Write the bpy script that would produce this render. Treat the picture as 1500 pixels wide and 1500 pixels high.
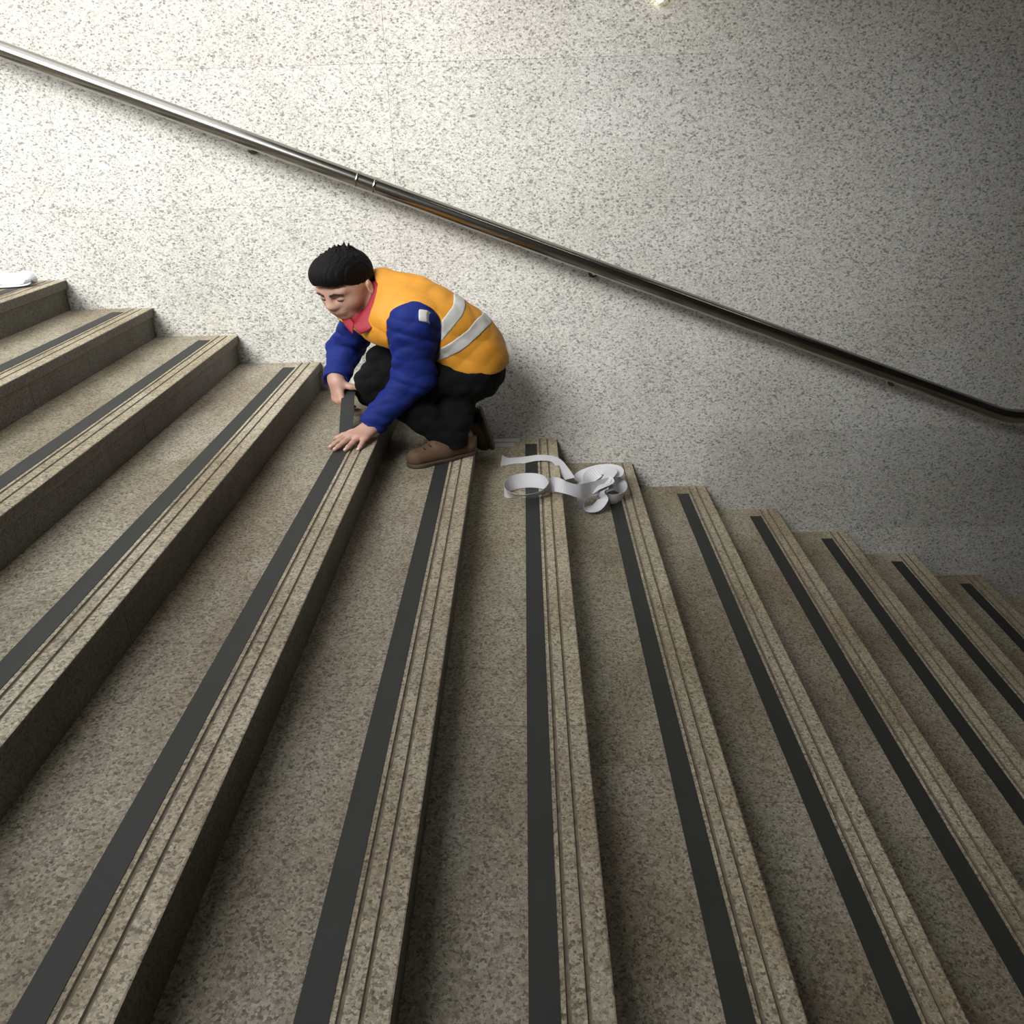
import bpy, bmesh, math, random
import numpy as np
from mathutils import Matrix, Vector

random.seed(7)
for o in list(bpy.data.objects):
    bpy.data.objects.remove(o, do_unlink=True)
SC = bpy.context.scene
COL = SC.collection

# ------------------------------------------------------------------ camera
PIT, YAW, ROL = 0.44015, -0.02443, 0.02882
CAM = np.array([0.0, -3.85575, 0.6097])
F_PX = 1223.6
_cp, _sp, _cy, _sy = math.cos(PIT), math.sin(PIT), math.cos(YAW), math.sin(YAW)
_fw = np.array([_sy*_cp, _cy*_cp, -_sp]); _r = np.array([_cy, -_sy, 0.0]); _d = np.cross(_fw, _r)
_r2 = math.cos(ROL)*_r + math.sin(ROL)*_d
_d2 = -math.sin(ROL)*_r + math.cos(ROL)*_d
cd = bpy.data.cameras.new('camera'); cam = bpy.data.objects.new('camera', cd); COL.objects.link(cam)
cd.sensor_fit = 'HORIZONTAL'; cd.sensor_width = 36.0; cd.lens = 36.0*F_PX/1500.0
cd.clip_start = 0.05
cam.matrix_world = Matrix(((_r2[0], -_d2[0], -_fw[0], CAM[0]), (_r2[1], -_d2[1], -_fw[1], CAM[1]),
                           (_r2[2], -_d2[2], -_fw[2], CAM[2]), (0, 0, 0, 1)))
SC.camera = cam

# ------------------------------------------------------------------ sky, daylight, exposure
XC, ZC = -1.0, 2.8          # where the ceiling over the passage begins, and its height
W = bpy.data.worlds.new('overcast_sky'); SC.world = W; W.use_nodes = True
bg = W.node_tree.nodes['Background']
bg.inputs[0].default_value = (0.97, 0.985, 1.0, 1); bg.inputs[1].default_value = 2.05
pl = bpy.data.lights.new('entrance_portal', 'AREA'); pl.shape = 'RECTANGLE'
pl.size = 6.4; pl.size_y = 4.7; pl.cycles.is_portal = True
po = bpy.data.objects.new('entrance_portal', pl); COL.objects.link(po)
po.location = (XC-3.2, -2.2, ZC+0.02)
su = bpy.data.lights.new('hazy_sun', 'SUN'); su.energy = 4.9; su.angle = math.radians(28); su.color = (1.0, 0.985, 0.955)
so = bpy.data.objects.new('hazy_sun', su); COL.objects.link(so)
so.rotation_euler = Vector((0.50, 1.0, -0.68)).to_track_quat('-Z', 'Y').to_euler()
vs = SC.view_settings
vs.view_transform = 'Standard'; vs.look = 'None'; vs.gamma = 1.0; vs.use_curve_mapping = False
vs.exposure = 0.0
SC.cycles.max_bounces = 5; SC.cycles.diffuse_bounces = 3

# ------------------------------------------------------------------ measures
R = 0.135; T = 0.3705; X0 = -2.0878     # rise, going, x of the nosing of step 0
Y_END = -4.43
SEG = [0.0, -1.07, -2.14, -3.21, Y_END]
def nx(i): return X0 + i*T
def nz(i): return -i*R

# ------------------------------------------------------------------ helpers
def tag(o, label=None, cat=None, group=None, kind=None):
    if label: o['label'] = label
    if cat: o['category'] = cat
    if group: o['group'] = group
    if kind: o['kind'] = kind
    return o
def empty(name, loc=(0, 0, 0)):
    o = bpy.data.objects.new(name, None); o.empty_display_size = 0.1
    COL.objects.link(o); o.location = loc
    return o
def link(name, me, mat=None, parent=None, loc=None):
    o = bpy.data.objects.new(name, me); COL.objects.link(o)
    if mat is not None and not me.materials: me.materials.append(mat)
    if parent is not None: o.parent = parent
    if loc is not None: o.location = loc
    return o
def mesh_from(name, v, f, smooth=False):
    me = bpy.data.meshes.new(name)
    me.from_pydata([tuple(map(float, p)) for p in v], [], [tuple(map(int, q)) for q in f])
    me.validate(); me.update()
    if smooth: me.polygons.foreach_set('use_smooth', [True]*len(me.polygons))
    return me
def box_mesh(name, x0, x1, y0, y1, z0, z1, bevel=0.0, seg=1):
    bm = bmesh.new()
    bmesh.ops.create_cube(bm, size=1.0)
    for v in bm.verts:
        v.co = Vector(((x0+x1)/2+v.co.x*(x1-x0), (y0+y1)/2+v.co.y*(y1-y0), (z0+z1)/2+v.co.z*(z1-z0)))
    if bevel:
        bmesh.ops.bevel(bm, geom=bm.edges[:], offset=bevel, segments=seg, affect='EDGES')
    me = bpy.data.meshes.new(name); bm.to_mesh(me); bm.free()
    return me
def prism_y(name, prof, y0, y1):
    """profile of (x, z) points, extruded along y"""
    n = len(prof)
    v = [(x, y0, z) for x, z in prof] + [(x, y1, z) for x, z in prof]
    f = [[i, (i+1) % n, n+(i+1) % n, n+i] for i in range(n)]
    bm = bmesh.new()
    bv = [bm.verts.new(p) for p in v]
    for q in f: bm.faces.new([bv[k] for k in q])
    bm.faces.new(bv[:n][::-1]); bm.faces.new(bv[n:])
    bmesh.ops.recalc_face_normals(bm, faces=bm.faces[:])
    me = bpy.data.meshes.new(name); bm.to_mesh(me); bm.free()
    return me
def tube_mesh(name, pts, rad, seg=16, cap=True, smooth=True):
    pts = [Vector(p) for p in pts]; v = []; f = []
    rad = rad if isinstance(rad, (list, tuple)) else [rad]*len(pts)
    up = Vector((0, 1, 0))
    for i, p in enumerate(pts):
        a = pts[max(i-1, 0)]; b = pts[min(i+1, len(pts)-1)]
        t = (b-a).normalized()
        u = up if abs(t.dot(up)) < 0.95 else Vector((0, 0, 1))
        n = t.cross(u).normalized(); m = t.cross(n).normalized()
        for k in range(seg):
            an = 2*math.pi*k/seg
            v.append(p + rad[i]*(math.cos(an)*n + math.sin(an)*m))
    for i in range(len(pts)-1):
        for k in range(seg):
            f.append((i*seg+k, i*seg+(k+1) % seg, (i+1)*seg+(k+1) % seg, (i+1)*seg+k))
    if cap:
        n0 = len(v)
        v += v[:seg] + v[(len(pts)-1)*seg:len(pts)*seg]
        f.append(tuple(n0+k for k in range(seg))[::-1]); f.append(tuple(n0+seg+k for k in range(seg)))
    me = mesh_from(name, v, f, smooth)
    return me

# ------------------------------------------------------------------ materials
def new_mat(name):
    m = bpy.data.materials.new(name); m.use_nodes = True
    nt = m.node_tree; b = nt.nodes['Principled BSDF']
    return m, nt, b
def nd(nt, t, **kw):
    n = nt.nodes.new(t)
    for k, v in kw.items(): setattr(n, k, v)
    return n
def ramp(nt, stops, interp='LINEAR'):
    n = nt.nodes.new('ShaderNodeValToRGB'); cr = n.color_ramp; cr.interpolation = interp
    while len(cr.elements) < len(stops): cr.elements.new(0.5)
    for e, (p, c) in zip(cr.elements, stops):
        e.position = p; e.color = (*c, 1) if len(c) == 3 else c
    return n
def mixc(nt, mode, fac, a, b):
    n = nt.nodes.new('ShaderNodeMix'); n.data_type = 'RGBA'; n.blend_type = mode
    for sock, val in ((n.inputs[0], fac), (n.inputs[6], a), (n.inputs[7], b)):
        if hasattr(val, 'is_linked') or isinstance(val, bpy.types.NodeSocket): nt.links.new(val, sock)
        elif isinstance(val, (int, float)): sock.default_value = val
        else: sock.default_value = (*val, 1)
    return n.outputs[2]
def granite(name, stops, scale, stain, stain_lo, rough, bump, vary=0.08, stretch=(0.8, 1, 1.1), streak=None, edge=None):
    m, nt, b = new_mat(name); L = nt.links.new
    geo = nd(nt, 'ShaderNodeNewGeometry')
    mp = nd(nt, 'ShaderNodeMapping'); mp.inputs['Scale'].default_value = stretch
    L(geo.outputs['Position'], mp.inputs['Vector'])
    dn = nd(nt, 'ShaderNodeTexNoise'); dn.inputs['Scale'].default_value = scale*0.9; dn.inputs['Detail'].default_value = 2
    L(mp.outputs[0], dn.inputs['Vector'])
    add = nd(nt, 'ShaderNodeVectorMath', operation='MULTIPLY_ADD')
    L(dn.outputs['Color'], add.inputs[0]); add.inputs[1].default_value = (0.009,)*3; L(mp.outputs[0], add.inputs[2])
    vo = nd(nt, 'ShaderNodeTexVoronoi'); vo.inputs['Scale'].default_value = scale
    L(add.outputs[0], vo.inputs['Vector'])
    sep = nd(nt, 'ShaderNodeSeparateColor'); L(vo.outputs['Color'], sep.inputs[0])
    rp = ramp(nt, stops); L(sep.outputs[0], rp.inputs[0])
    # finer grains
    vo2 = nd(nt, 'ShaderNodeTexVoronoi'); vo2.inputs['Scale'].default_value = scale*2.1
    L(add.outputs[0], vo2.inputs['Vector'])
    sep2 = nd(nt, 'ShaderNodeSeparateColor'); L(vo2.outputs['Color'], sep2.inputs[0])
    r2 = ramp(nt, [(0.0, (0.55,)*3), (0.14, (0.8,)*3), (0.2, (1.0,)*3), (1.0, (1.12,)*3)]); L(sep2.outputs[1], r2.inputs[0])
    c = mixc(nt, 'MULTIPLY', 1.0, rp.outputs[0], r2.outputs[0])
    # dirt with a shape of its own
    no = nd(nt, 'ShaderNodeTexNoise'); no.inputs['Scale'].default_value = stain; no.inputs['Detail'].default_value = 6
    no.inputs['Roughness'].default_value = 0.6
    if streak:
        m2 = nd(nt, 'ShaderNodeMapping'); m2.inputs['Scale'].default_value = streak
        L(geo.outputs['Position'], m2.inputs['Vector']); L(m2.outputs[0], no.inputs['Vector'])
    else:
        L(geo.outputs['Position'], no.inputs['Vector'])
    r3 = ramp(nt, [(0.36, stain_lo), (0.58, (1.0, 1.0, 1.0))]); L(no.outputs[0], r3.inputs[0])
    c = mixc(nt, 'MULTIPLY', 1.0, c, r3.outputs[0])
    # piece-to-piece difference
    oi = nd(nt, 'ShaderNodeObjectInfo')
    c = mixc(nt, 'MULTIPLY', 1.0, c, oi.outputs['Color'])
    if edge:
        tc = nd(nt, 'ShaderNodeTexCoord'); sx = nd(nt, 'ShaderNodeSeparateXYZ'); L(tc.outputs['Object'], sx.inputs[0])
        mr = nd(nt, 'ShaderNodeMapRange'); mr.inputs[1].default_value = -0.13; mr.inputs[2].default_value = -0.11
        L(sx.outputs[0], mr.inputs[0])
        c = mixc(nt, 'MULTIPLY', mr.outputs[0], c, edge)
    L(c, b.inputs['Base Color'])
    b.inputs['Roughness'].default_value = rough
    bp = nd(nt, 'ShaderNodeBump'); bp.inputs['Strength'].default_value = bump; bp.inputs['Distance'].default_value = 0.004
    L(sep2.outputs[0], bp.inputs['Height']); L(bp.outputs[0], b.inputs['Normal'])
    return m
def plain(name, col, rough=0.6, metallic=0.0, noise=None, bump=None, spec=None):
    m, nt, b = new_mat(name); L = nt.links.new
    b.inputs['Roughness'].default_value = rough; b.inputs['Metallic'].default_value = metallic
    if spec is not None: b.inputs['Specular IOR Level'].default_value = spec
    tc = nd(nt, 'ShaderNodeTexCoord')
    no = nd(nt, 'ShaderNodeTexNoise'); sc_, amt = noise or (20, 0.08)
    no.inputs['Scale'].default_value = sc_; no.inputs['Detail'].default_value = 4
    L(tc.outputs['Object'], no.inputs['Vector'])
    r = ramp(nt, [(0.3, tuple(c*(1-amt) for c in col)), (0.7, tuple(min(1, c*(1+amt)) for c in col))])
    L(no.outputs[0], r.inputs[0]); L(r.outputs[0], b.inputs['Base Color'])
    if bump:
        n2 = nd(nt, 'ShaderNodeTexNoise'); n2.inputs['Scale'].default_value = bump[0]; n2.inputs['Detail'].default_value = 3
        L(tc.outputs['Object'], n2.inputs['Vector'])
        bp = nd(nt, 'ShaderNodeBump'); bp.inputs['Strength'].default_value = bump[1]; bp.inputs['Distance'].default_value = bump[2]
        L(n2.outputs[0], bp.inputs['Height']); L(bp.outputs[0], b.inputs['Normal'])
    return m

M = {}
M['wall'] = granite('speckled_granite_wall',
    [(0.0, (0.24, 0.237, 0.225)), (0.08, (0.33, 0.327, 0.31)), (0.18, (0.50, 0.495, 0.462)), (0.45, (0.62, 0.615, 0.575)), (1.0, (0.74, 0.735, 0.692))],
    150, 1.1, (0.86, 0.85, 0.82), 0.55, 0.12, 0.07)
M['tread'] = granite('worn_granite_tread',
    [(0.0, (0.145, 0.129, 0.095)), (0.12, (0.205, 0.184, 0.137)), (0.3, (0.325, 0.292, 0.224)), (0.7, (0.405, 0.366, 0.284)), (1.0, (0.515, 0.468, 0.372))],
    185, 2.2, (0.68, 0.63, 0.56), 0.6, 0.35, 0.10, (0.9, 0.9, 1), streak=(1.6, 0.8, 1), edge=(1.22, 1.20, 1.16))
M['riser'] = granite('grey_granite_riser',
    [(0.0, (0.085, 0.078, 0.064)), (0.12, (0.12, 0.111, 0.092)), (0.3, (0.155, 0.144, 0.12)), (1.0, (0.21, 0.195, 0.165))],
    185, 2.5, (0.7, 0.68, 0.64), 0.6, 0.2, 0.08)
M['darkstone'] = plain('dark_stone', (0.10, 0.095, 0.085), 0.7, noise=(3, 0.15))
M['grout'] = plain('dark_joint', (0.25, 0.24, 0.21), 0.9)
M['grime'] = plain('brown_grime', (0.165, 0.138, 0.100), 0.9, noise=(40, 0.35))
M['concrete'] = plain('passage_ceiling', (0.16, 0.155, 0.145), 0.85, noise=(2, 0.1))
M['tape'] = plain('charcoal_grip_tape', (0.024, 0.025, 0.024), 0.66, noise=(5, 0.12), bump=(900, 0.5, 0.0006))
M['steel'] = plain('brushed_steel', (0.34, 0.33, 0.305), 0.20, 1.0, noise=(9, 0.06))
M['paper'] = plain('white_release_paper', (0.68, 0.68, 0.72), 0.45, noise=(6, 0.03))

# ------------------------------------------------------------------ the setting
# --- back wall: granite panels with hairline joints
PH, PW = 0.5415, 1.43
PZ0, PX0 = -1.339, 0.875
wall = empty('wall_back'); tag(wall, 'tall speckled pale granite wall behind the stairs', 'wall', kind='structure')
core = link('wall_core', box_mesh('wall_core', -6.6, 6.0, 0.021, 0.25, -2.6, ZC), M['grout'], wall)
pm = box_mesh('granite_panel', 0.0003, PW-0.0003, 0.0, 0.021, 0.0003, PH-0.0003, 0.0004)
for r_ in range(-2, 8):
    for c_ in range(-5, 4):
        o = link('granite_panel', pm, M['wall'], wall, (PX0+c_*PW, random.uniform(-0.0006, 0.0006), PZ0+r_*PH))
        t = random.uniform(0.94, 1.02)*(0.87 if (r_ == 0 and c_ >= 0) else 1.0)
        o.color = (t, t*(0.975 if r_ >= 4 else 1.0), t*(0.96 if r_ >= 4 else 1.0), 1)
# --- opposite wall, ceiling, landing, far end
tag(link('wall_front', prism_y('wall_front', [(-6.6, -2.6), (6.0, -2.6), (6.0, ZC), (XC, ZC), (XC, 2.1), (-6.6, 2.1)], -4.65, -4.45), M['darkstone']), 'granite wall on the near side of the stairs', 'wall', kind='structure')
tag(link('ceiling', box_mesh('ceiling', XC, 6.0, -4.65, 0.25, ZC, ZC+0.2), M['concrete']), 'plain ceiling over the lower stairs', 'ceiling', kind='structure')
tag(link('wall_right', box_mesh('wall_right', 6.0, 6.2, -4.65, 0.25, -2.6, ZC+0.2), M['darkstone']), 'granite wall closing the lower passage', 'wall', kind='structure')
NLAST = 12
tag(link('floor', box_mesh('floor', nx(NLAST)-0.012, 6.0, -4.45, -0.001, -2.3, nz(13)), M['tread']), 'dark landing floor at the foot of the stairs', 'floor', kind='structure')
IFIRST = -8
tag(link('ground', box_mesh('ground', -9.0, nx(IFIRST)-T-0.0, -4.45, -0.001, -0.5, nz(IFIRST)), M['tread']), 'paving at the top of the stairs', 'floor', kind='structure')

# --- stair body under the slabs
prof = []
for i in range(IFIRST, NLAST+1):
    prof += [(nx(i-1)-0.03, nz(i)-0.037), (nx(i)-0.03, nz(i)-0.037)]
prof += [(nx(NLAST)-0.03, -2.6), (nx(IFIRST-1)-0.03, -2.6)]
tag(link('stair_base', prism_y('stair_base', prof, Y_END, -0.002), M['grout']), 'solid base under the granite stair slabs', 'stairs', kind='structure')

# --- steps: each of tread slabs with grooved nosing, and riser slabs
TH = 0.037
def tread_profile():
    b = -T-0.013
    top = [(b, 0.0)]
    for a, c in ((-0.0885, -0.0790), (-0.0520, -0.0435)):
        top += [(a, 0.0), (a+0.0030, -0.0032), (c-0.0030, -0.0032), (c, 0.0)]
    top += [(-0.0045, 0.0), (-0.0013, -0.0013), (0.0, -0.0045), (0.0, -TH+0.002), (-0.002, -TH), (b, -TH)]
    return top
tread_me = []; riser_me = []
for k in range(4):
    y0, y1 = SEG[k+1]+0.0007, SEG[k]-(0.0015 if k == 0 else 0.0007)
    tm = prism_y('tread_slab', tread_profile(), y0, y1)
    tm.materials.append(M['tread']); tm.materials.append(M['riser']); tm.materials.append(M['grime'])
    for p in tm.polygons:
        if p.normal.x > 0.8: p.material_index = 1          # front edge takes the darker riser material
        if -0.0890 < p.center.x < -0.0430 and -0.0060 < p.center.z < -0.0008: p.material_index = 2      # grime in the grooves
    tread_me.append(tm)
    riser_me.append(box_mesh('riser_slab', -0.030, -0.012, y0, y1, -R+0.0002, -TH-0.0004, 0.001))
STEP_TXT = {
 -1: 'granite step above the one with white paper, mostly out of frame', 0: 'highest granite step in view, white paper lying on it',
 1: 'granite step just below the one with white paper', 2: 'third granite step from the top of the picture, left edge',
 3: 'granite step just above the one the man is taping', 4: 'granite step the man is laying tape on',
 5: 'granite step carrying the brown shoe', 6: 'granite step with the loop of white backing paper',
 7: 'granite step with the crumpled white paper heap', 8: 'first granite step below the crumpled paper',
 9: 'second granite step below the crumpled paper', 10: 'third granite step below the crumpled paper',
 11: 'fourth granite step below the crumpled paper', 12: 'lowest granite step at the right edge'}
for i in range(IFIRST, NLAST+1):
    st = empty('stair_step', (nx(i), 0, nz(i)))
    tag(st, STEP_TXT.get(i, 'granite step above the picture, near the entrance'), 'step', 'granite stair steps', 'structure')
    for k in range(4):
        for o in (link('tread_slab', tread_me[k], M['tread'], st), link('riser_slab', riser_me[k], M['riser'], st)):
            t = random.uniform(0.88, 1.06); o.color = (t, t*random.uniform(0.985, 1.0), t*random.uniform(0.95, 1.0), 1)

# ------------------------------------------------------------------ grip tapes
TA, TB = -0.1545, -0.0985
TAPE_TXT = {
 0: 'charcoal grip strip on the highest step, beside the white paper', 1: 'charcoal grip strip on the second step from the top left',
 2: 'charcoal grip strip on the third step from the top left', 3: 'charcoal grip strip on the step just left of the man',
 5: 'charcoal grip strip running out from under the brown shoe', 6: 'charcoal grip strip under the loop of white paper',
 7: 'charcoal grip strip running out from under the crumpled white paper', 8: 'charcoal grip strip on the first step right of the crumpled paper',
 9: 'charcoal grip strip on the second step right of the crumpled paper', 10: 'charcoal grip strip on the third step right of the crumpled paper',
 11: 'charcoal grip strip on the fourth step right of the crumpled paper', 12: 'charcoal grip strip nearest the right edge, lowest in view'}
tape_me = box_mesh('grip_tape', TA, TB, -4.3, -0.085, 0.0, 0.0012)
for i in range(0, 13):
    if i == 4: continue
    o = link('grip_tape', tape_me, M['tape'], None, (nx(i), random.uniform(-0.012, 0.012), nz(i)+0.0001))
    tag(o, TAPE_TXT.get(i, 'charcoal grip strip on a step above the picture'), 'grip tape', 'charcoal grip strips on the stairs')
def ribbon(name, pts, wid, half, thick, mat, parent=None, sub=6):
    """strip through 3-D points; wid = width direction at each point"""
    pts = [np.array(p, float) for p in pts]; wid = [np.array(w, float) for w in wid]
    n = len(pts); P = []; Wd = []
    for i in range(n-1):
        p0, p1, p2, p3 = pts[max(i-1, 0)], pts[i], pts[i+1], pts[min(i+2, n-1)]
        w0, w1, w2, w3 = wid[max(i-1, 0)], wid[i], wid[i+1], wid[min(i+2, n-1)]
        for k in range(sub):
            t = k/sub
            cm = lambda a, b, c, d: 0.5*((2*b)+(-a+c)*t+(2*a-5*b+4*c-d)*t*t+(-a+3*b-3*c+d)*t**3)
            P.append(cm(p0, p1, p2, p3)); Wd.append(cm(w0, w1, w2, w3))
    P.append(pts[-1]); Wd.append(wid[-1])
    v = []; f = []
    for i, p in enumerate(P):
        t = P[min(i+1, len(P)-1)]-P[max(i-1, 0)]; t = t/(np.linalg.norm(t)+1e-9)
        w = Wd[i]-t*np.dot(Wd[i], t); w = w/(np.linalg.norm(w)+1e-9)
        nn = np.cross(t, w)
        for a, b in ((-1, -1), (1, -1), (1, 1), (-1, 1)):
            v.append(p+w*half*a+nn*thick*0.5*b)
    for i in range(len(P)-1):
        for k in range(4):
            f.append((4*i+k, 4*i+(k+1) % 4, 4*i+4+(k+1) % 4, 4*i+4+k))
    f.append((3, 2, 1, 0)); e = 4*(len(P)-1); f.append((e, e+1, e+2, e+3))
    bm = bmesh.new(); bv = [bm.verts.new(p) for p in v]
    for q in f: bm.faces.new([bv[k] for k in q])
    bmesh.ops.recalc_face_normals(bm, faces=bm.faces[:])
    me = bpy.data.meshes.new(name); bm.to_mesh(me); bm.free()
    for p in me.polygons: p.use_smooth = False
    return link(name, me, mat, parent)
# strip being laid: flat up to the pressing hand, then lifted to the far hand
x4, z4 = nx(4), nz(4); xc = x4+(TA+TB)/2
o = ribbon('grip_tape', [(xc, -4.3, z4+0.0008), (xc, -2.0, z4+0.0008), (xc, -0.86, z4+0.0008), (xc, -0.76, z4+0.001), (xc-0.004, -0.70, z4+0.006),
    (xc-0.014, -0.62, z4+0.035), (xc-0.022, -0.54, z4+0.070), (xc-0.030, -0.46, z4+0.103), (xc-0.032, -0.40, z4+0.122)],
    [(1, 0, 0)]*5+[(1, -0.02, 0.0)]*4, 0.028, 0.0012, M['tape'])
tag(o, 'charcoal grip strip the man is pressing down, its far end lifted in his hand', 'grip tape', 'charcoal grip strips on the stairs')

# ------------------------------------------------------------------ handrail
rail = empty('handrail', (0, 0, 0)); tag(rail, 'long round steel handrail sloping down along the granite wall', 'handrail')
RY = -0.12; RR = 0.0325
def rz(x): return 0.910-(x+2.059)*0.3772
link('rail_tube', tube_mesh('rail_tube', [(x, RY, rz(x)) for x in (-5.0, -0.70)], RR, 24), M['steel'], rail)
xb = 2.20; zb = rz(xb)
link('rail_tube', tube_mesh('rail_tube', [(-0.62, RY, rz(-0.62)), (xb-0.05, RY, rz(xb-0.05)), (xb, RY, zb+0.002), (xb+0.05, RY, zb-0.008), (xb+0.10, RY, zb-0.010), (3.6, RY, zb-0.010)], RR, 24), M['steel'], rail)
link('coupling', tube_mesh('coupling', [(-0.705, RY, rz(-0.705)), (-0.615, RY, rz(-0.615))], RR+0.0008, 24), M['steel'], rail)
for x in (-0.695, -0.625):
    link('coupling_ring', tube_mesh('coupling_ring', [(x-0.006, RY, rz(x-0.006)), (x-0.004, RY, rz(x-0.004)), (x+0.004, RY, rz(x+0.004)), (x+0.006, RY, rz(x+0.006))], [RR+0.0012, RR+0.0032, RR+0.0032, RR+0.0012], 24), M['steel'], rail)
for x in (-4.0, -2.55, -1.15, 0.30, 1.72, 2.9):
    z = rz(x) if x < xb else zb-0.01
    b_ = link('bracket', tube_mesh('bracket', [(x, RY+0.012, z-0.018), (x, RY+0.03, z-0.035), (x, -0.03, z-0.045), (x, -0.001, z-0.045)], 0.008, 10), M['steel'], rail)
    link('bracket_plate', tube_mesh('bracket_plate', [(x, -0.0065, z-0.045), (x, -0.0008, z-0.045)], 0.022, 18, smooth=False), M['steel'], b_)

# ------------------------------------------------------------------ lamps of the passage, and an added bright spot
def emit_mat(name, col, st):
    m, nt, b = new_mat(name)
    b.inputs['Base Color'].default_value = (0.9, 0.9, 0.88, 1)
    b.inputs['Emission Color'].default_value = (*col, 1); b.inputs['Emission Strength'].default_value = st
    return m
M['white_metal'] = plain('white_enamel', (0.7, 0.7, 0.68), 0.4)
for k, lx in enumerate((1.0, 3.0)):
    lamp = empty('ceiling_lamp', (lx, -1.3, ZC)); tag(lamp, ('first', 'second')[k]+' long white ceiling lamp above the lower stairs', 'lamp', 'passage ceiling lamps')
    link('lamp_housing', box_mesh('lamp_housing', -0.62, 0.62, -0.1, 0.1, -0.05, -0.001, 0.006, 2), M['white_metal'], lamp)
    link('diffuser', box_mesh('diffuser', -0.6, 0.6, -0.08, 0.08, -0.066, -0.0505, 0.005, 2), emit_mat('lamp_glow', (1.0, 0.93, 0.82), 4.6), lamp)
wl = empty('bright_spot', (0.545, -0.002, 1.10)); tag(wl, 'small glowing stand-in for a bright spot at the top edge of the granite wall', 'lamp')  # added glowing dome, stands in for a small bright spot on the wall
link('spot_base', tube_mesh('spot_base', [(0, 0, 0), (0, -0.02, 0)], 0.045, 20, smooth=False), M['white_metal'], wl)
def dome():
    v = []; f = []; n = 20; rings = 6
    for a in range(rings):
        t = a/(rings-1)*math.pi/2
        for k in range(n):
            an = 2*math.pi*k/n
            v.append((0.036*math.cos(t)*math.cos(an), -0.021-0.05*math.sin(t), 0.095*max(math.cos(t), 0.001)*math.sin(an)))
    for a in range(rings-1):
        for k in range(n): f.append((a*n+k, a*n+(k+1) % n, (a+1)*n+(k+1) % n, (a+1)*n+k))
    return mesh_from('spot_dome', v, f, True)
link('spot_dome', dome(), emit_mat('bright_spot_glow', (1.0, 0.9, 0.68), 1.6), wl)

# ------------------------------------------------------------------ white release paper
Z6, Z7 = nz(6), nz(7)
o = ribbon('paper_strip', [(-0.128, -0.335, Z6+0.020), (-0.095, -0.325, Z6+0.006), (-0.03, -0.30, Z6+0.006), (0.05, -0.29, Z6+0.012), (0.115, -0.315, Z6+0.010), (0.15, -0.375, Z6-0.010), (0.178, -0.43, Z6-0.036)],
    [(0.1, 0.65, 0.75), (0.1, 0.85, 0.5), (0.05, 0.97, 0.22), (0, 0.98, 0.15), (0.3, 0.93, 0.1), (0.7, 0.7, 0.1), (0.8, 0.6, 0.1)], 0.026, 0.0008, M['paper'])
tag(o, 'short curved strip of white backing paper lying across the step edge', 'paper strip')
def arc(c, r, ax, ay, a0, a1, n):
    c, ax, ay = np.array(c), np.array(ax), np.array(ay)
    return [tuple(c+r*(math.cos(a)*ax+math.sin(a)*ay)) for a in np.linspace(a0, a1, n)]
pts = []; wd = []
# standing loop on step 6
lo = arc((-0.018, -0.68, Z6+0.034), 1.0, (0.088, 0.02, 0), (-0.01, 0.075, 0), math.radians(-60), math.radians(-60+395), 14)
pts += lo
for i in range(len(lo)):
    q = math.sin(math.radians(-60+395*i/(len(lo)-1)))*0.5+0.5          # 1 at the far side, 0 at the near side
    wd.append((0.02, 0.30*q-0.86*(1-q), 0.95*q+0.48*(1-q)))
# tail to the heap
tail = [(0.100, -0.665, Z6+0.040), (0.150, -0.675, Z6+0.028), (0.205, -0.65, Z6+0.000), (0.26, -0.565, Z6-0.03), (0.315, -0.50, Z6-0.045)]
pts += tail; wd += [(0.05, 0.55, 0.8), (0.1, 0.8, 0.5), (0.15, 0.85, 0.5), (0.25, 0.75, 0.6), (0.35, 0.7, 0.6)]
# heap: back curls, right curl, front curl
h1 = [(0.365, -0.44, Z7+0.085), (0.395, -0.385, Z7+0.10), (0.375, -0.32, Z7+0.090), (0.31, -0.295, Z7+0.075), (0.235, -0.315, Z7+0.055), (0.225, -0.37, Z7+0.035), (0.285, -0.40, Z7+0.032)]
pts += h1; wd += [(0.6, 0.5, 0.5), (0.7, 0.3, 0.4), (0.3, 0.7, 0.6), (-0.1, 0.6, 0.75), (-0.4, 0.6, 0.65), (-0.4, 0.3, 0.85), (0.1, 0.4, 0.9)]
h2 = [(0.375, -0.38, Z7+0.050), (0.420, -0.42, Z7+0.040), (0.405, -0.49, Z7+0.034), (0.345, -0.51, Z7+0.032), (0.315, -0.465, Z7+0.050), (0.345, -0.445, Z7+0.080)]
pts += h2; wd += [(0.2, 0.4, 0.9), (0.35, 0.1, 0.93), (0.3, -0.3, 0.9), (0.1, -0.35, 0.93), (-0.2, -0.2, 0.95), (-0.5, -0.5, 0.7)]
h3 = [(0.335, -0.50, Z7+0.100), (0.275, -0.53, Z7+0.095), (0.225, -0.555, Z7+0.062), (0.232, -0.585, Z7+0.028), (0.28, -0.585, Z7+0.026), (0.315, -0.56, Z7+0.055), (0.31, -0.535, Z7+0.08),
      (0.33, -0.47, Z7+0.10), (0.36, -0.41, Z7+0.115), (0.33, -0.35, Z7+0.105), (0.27, -0.37, Z7+0.08), (0.255, -0.43, Z7+0.06)]
pts += h3; wd += [(0.55, -0.75, 0.3)]+[(0.40, -0.82, -0.05)]*6+[(0.75, -0.3, 0.3), (0.8, 0.1, 0.3), (0.5, 0.6, 0.5), (-0.3, 0.6, 0.7), (-0.6, 0.3, 0.7)]
o = ribbon('paper_ribbon', pts, wd, 0.031, 0.0008, M['paper'], sub=7)
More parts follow.
